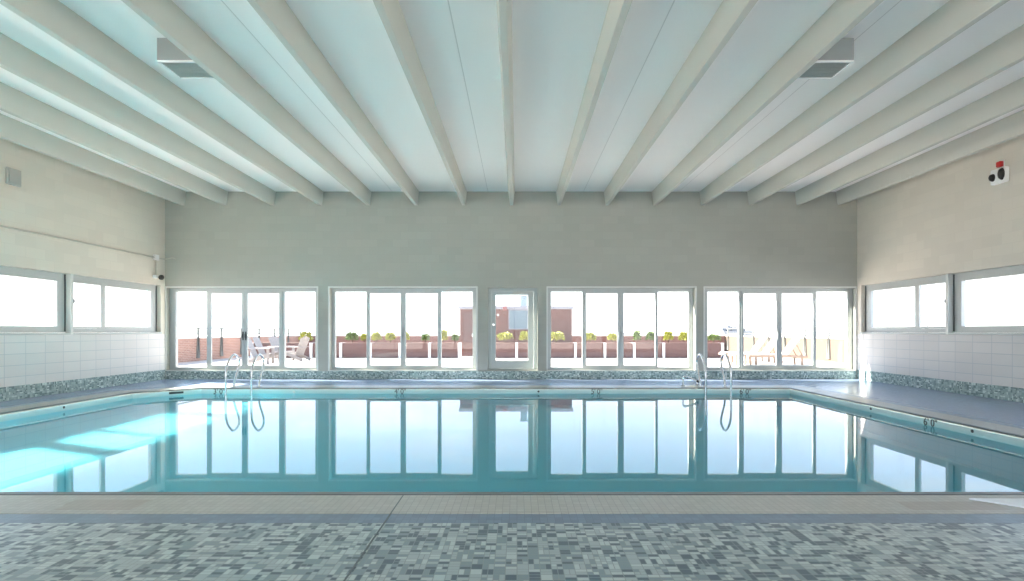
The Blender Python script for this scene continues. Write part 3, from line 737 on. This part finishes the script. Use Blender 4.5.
for sx in (-1,1):
    for sy in (-1,1):
        m = MB(); m.box(sx*.26-.025,sx*.26+.025,sy*.21-.025,sy*.21+.025,0,.36); m.build('leg', M['wood'], root)

# distant buildings
def far_building(p0, p1, Y, ytop, mat, label, plant=()):
    x0, x1 = px(p0,Y), px(p1,Y); zt = HC+(VY-ytop)/F*Y
    root = tag(empty('distant_building', ((x0+x1)/2, Y, -32)), label, 'building', 'distant city buildings'); inv = root.location
    m = MB(); m.box(x0,x1,Y,Y+25,-32,zt); o = m.build('walls', mat, root); o.location = -inv
    m = MB(); m.box(x0-.3,x1+.3,Y-.3,Y+25.3,zt,zt+.4); o = m.build('roof', mat, root); o.location = -inv
    for a, b, t_ in plant:
        m = MB(); m.box(px(a,Y),px(b,Y),Y+4,Y+9,zt+.4,HC+(VY-t_)/F*Y); o = m.build('roof_plant', mat, root); o.location = -inv
far_building(724,754,170,332,M['far'],'grey distant block with rooftop plant behind the right loungers',[(727,731,328),(732.5,736,325.5),(737,742,327),(743,745,325),(746,751,328.5)])
far_building(709,720,230,333,M['far2'],'pale distant block left of the grey rooftop plant',[(712,716,330.5)])
far_building(592,640,320,334.5,M['far2'],'low pale distant block beyond the planters right of the hut',[(618,628,333)])
far_building(330,452,300,335.2,M['far'],'long low grey distant block beyond the planters left of the hut',[(350,372,334.4),(410,430,334.2)])
far_building(800,850,260,333.8,M['far2'],'low pale distant block beyond the right parapet',[(812,822,332.6)])
m = MB(); YA = 150
m.tube([(px(770,YA),YA,-32),(px(770,YA),YA,HC+(VY-321)/F*YA)], .5, 8, rs=[1.2,.35]); o = m.build('chimney_stack', M['far']); tag(o, 'thin dark distant mast behind the right loungers', 'mast')

# ------------------------------------------------------------------ light, sky, camera
w = bpy.data.worlds.new('sky'); S.world = w; w.use_nodes = True; t = w.node_tree
bg = t.nodes['Background']
tc = N(t, 'ShaderNodeTexCoord'); se = N(t, 'ShaderNodeSeparateXYZ'); L(t, tc.outputs['Generated'], se.inputs[0])
ra = N(t, 'ShaderNodeValToRGB'); L(t, se.outputs['Z'], ra.inputs[0])
e = ra.color_ramp.elements
e[0].position = 0; e[0].color = (1.0, .985, .97, 1); e[1].position = 1; e[1].color = (.42, .62, .95, 1)
for p_, c_ in ((.06,(1,.99,.985,1)),(.13,(.78,.88,1.06,1)),(.35,(.58,.76,1.08,1))):
    q = e.new(p_); q.color = c_
mp = N(t, 'ShaderNodeMapping'); mp.inputs['Scale'].default_value = (1.6,1.6,6); L(t, tc.outputs['Generated'], mp.inputs['Vector'])
no = N(t, 'ShaderNodeTexNoise', i_Scale=2.2, i_Detail=7.0, i_Roughness=.55); L(t, mp.outputs[0], no.inputs['Vector'])
mr = N(t, 'ShaderNodeMapRange', i_From_Min=.52, i_From_Max=.75); L(t, no.outputs['Fac'], mr.inputs['Value'])
mix = N(t, 'ShaderNodeMix', data_type='RGBA'); L(t, math_(t,'MULTIPLY',mr.outputs['Result'],.75), mix.inputs['Factor']); L(t, ra.outputs[0], mix.inputs['A']); mix.inputs['B'].default_value = (1.08,1.06,1.06,1)
L(t, mix.outputs['Result'], bg.inputs['Color']); bg.inputs['Strength'].default_value = 1.75
sd = Vector((1.31,-.38,-1)).normalized()
sl_ = bpy.data.lights.new('sun','SUN'); sl_.energy = 34; sl_.angle = math.radians(1.2); sl_.color = (1,.91,.81)
sun = bpy.data.objects.new('sun', sl_); COL.objects.link(sun); sun.location = (-20,20,20); sun.rotation_euler = sd.to_track_quat('-Z','Y').to_euler()

cam = bpy.data.cameras.new('camera'); co = bpy.data.objects.new('camera', cam); COL.objects.link(co)
co.location = (0,0,HC); co.rotation_euler = (PI/2,0,0)
cam.sensor_width = 36; cam.lens = 36*F/1024; cam.shift_x = (512-VX)/1024; cam.shift_y = (VY-290.5)/1024
cam.clip_end = 6000; cam.clip_start = .05
S.camera = co
vs = S.view_settings; vs.view_transform = 'Standard'; vs.look = 'None'; vs.gamma = 1; vs.use_curve_mapping = False; vs.exposure = 0.76
cy = S.cycles
cy.use_denoising = True
cy.max_bounces = 14; cy.diffuse_bounces = 8; cy.glossy_bounces = 6; cy.transmission_bounces = 8; cy.transparent_max_bounces = 24
cy.sample_clamp_indirect = 60; cy.blur_glossy = 0.27; cy.use_guiding = True; cy.caustics_reflective = True; cy.caustics_refractive = True
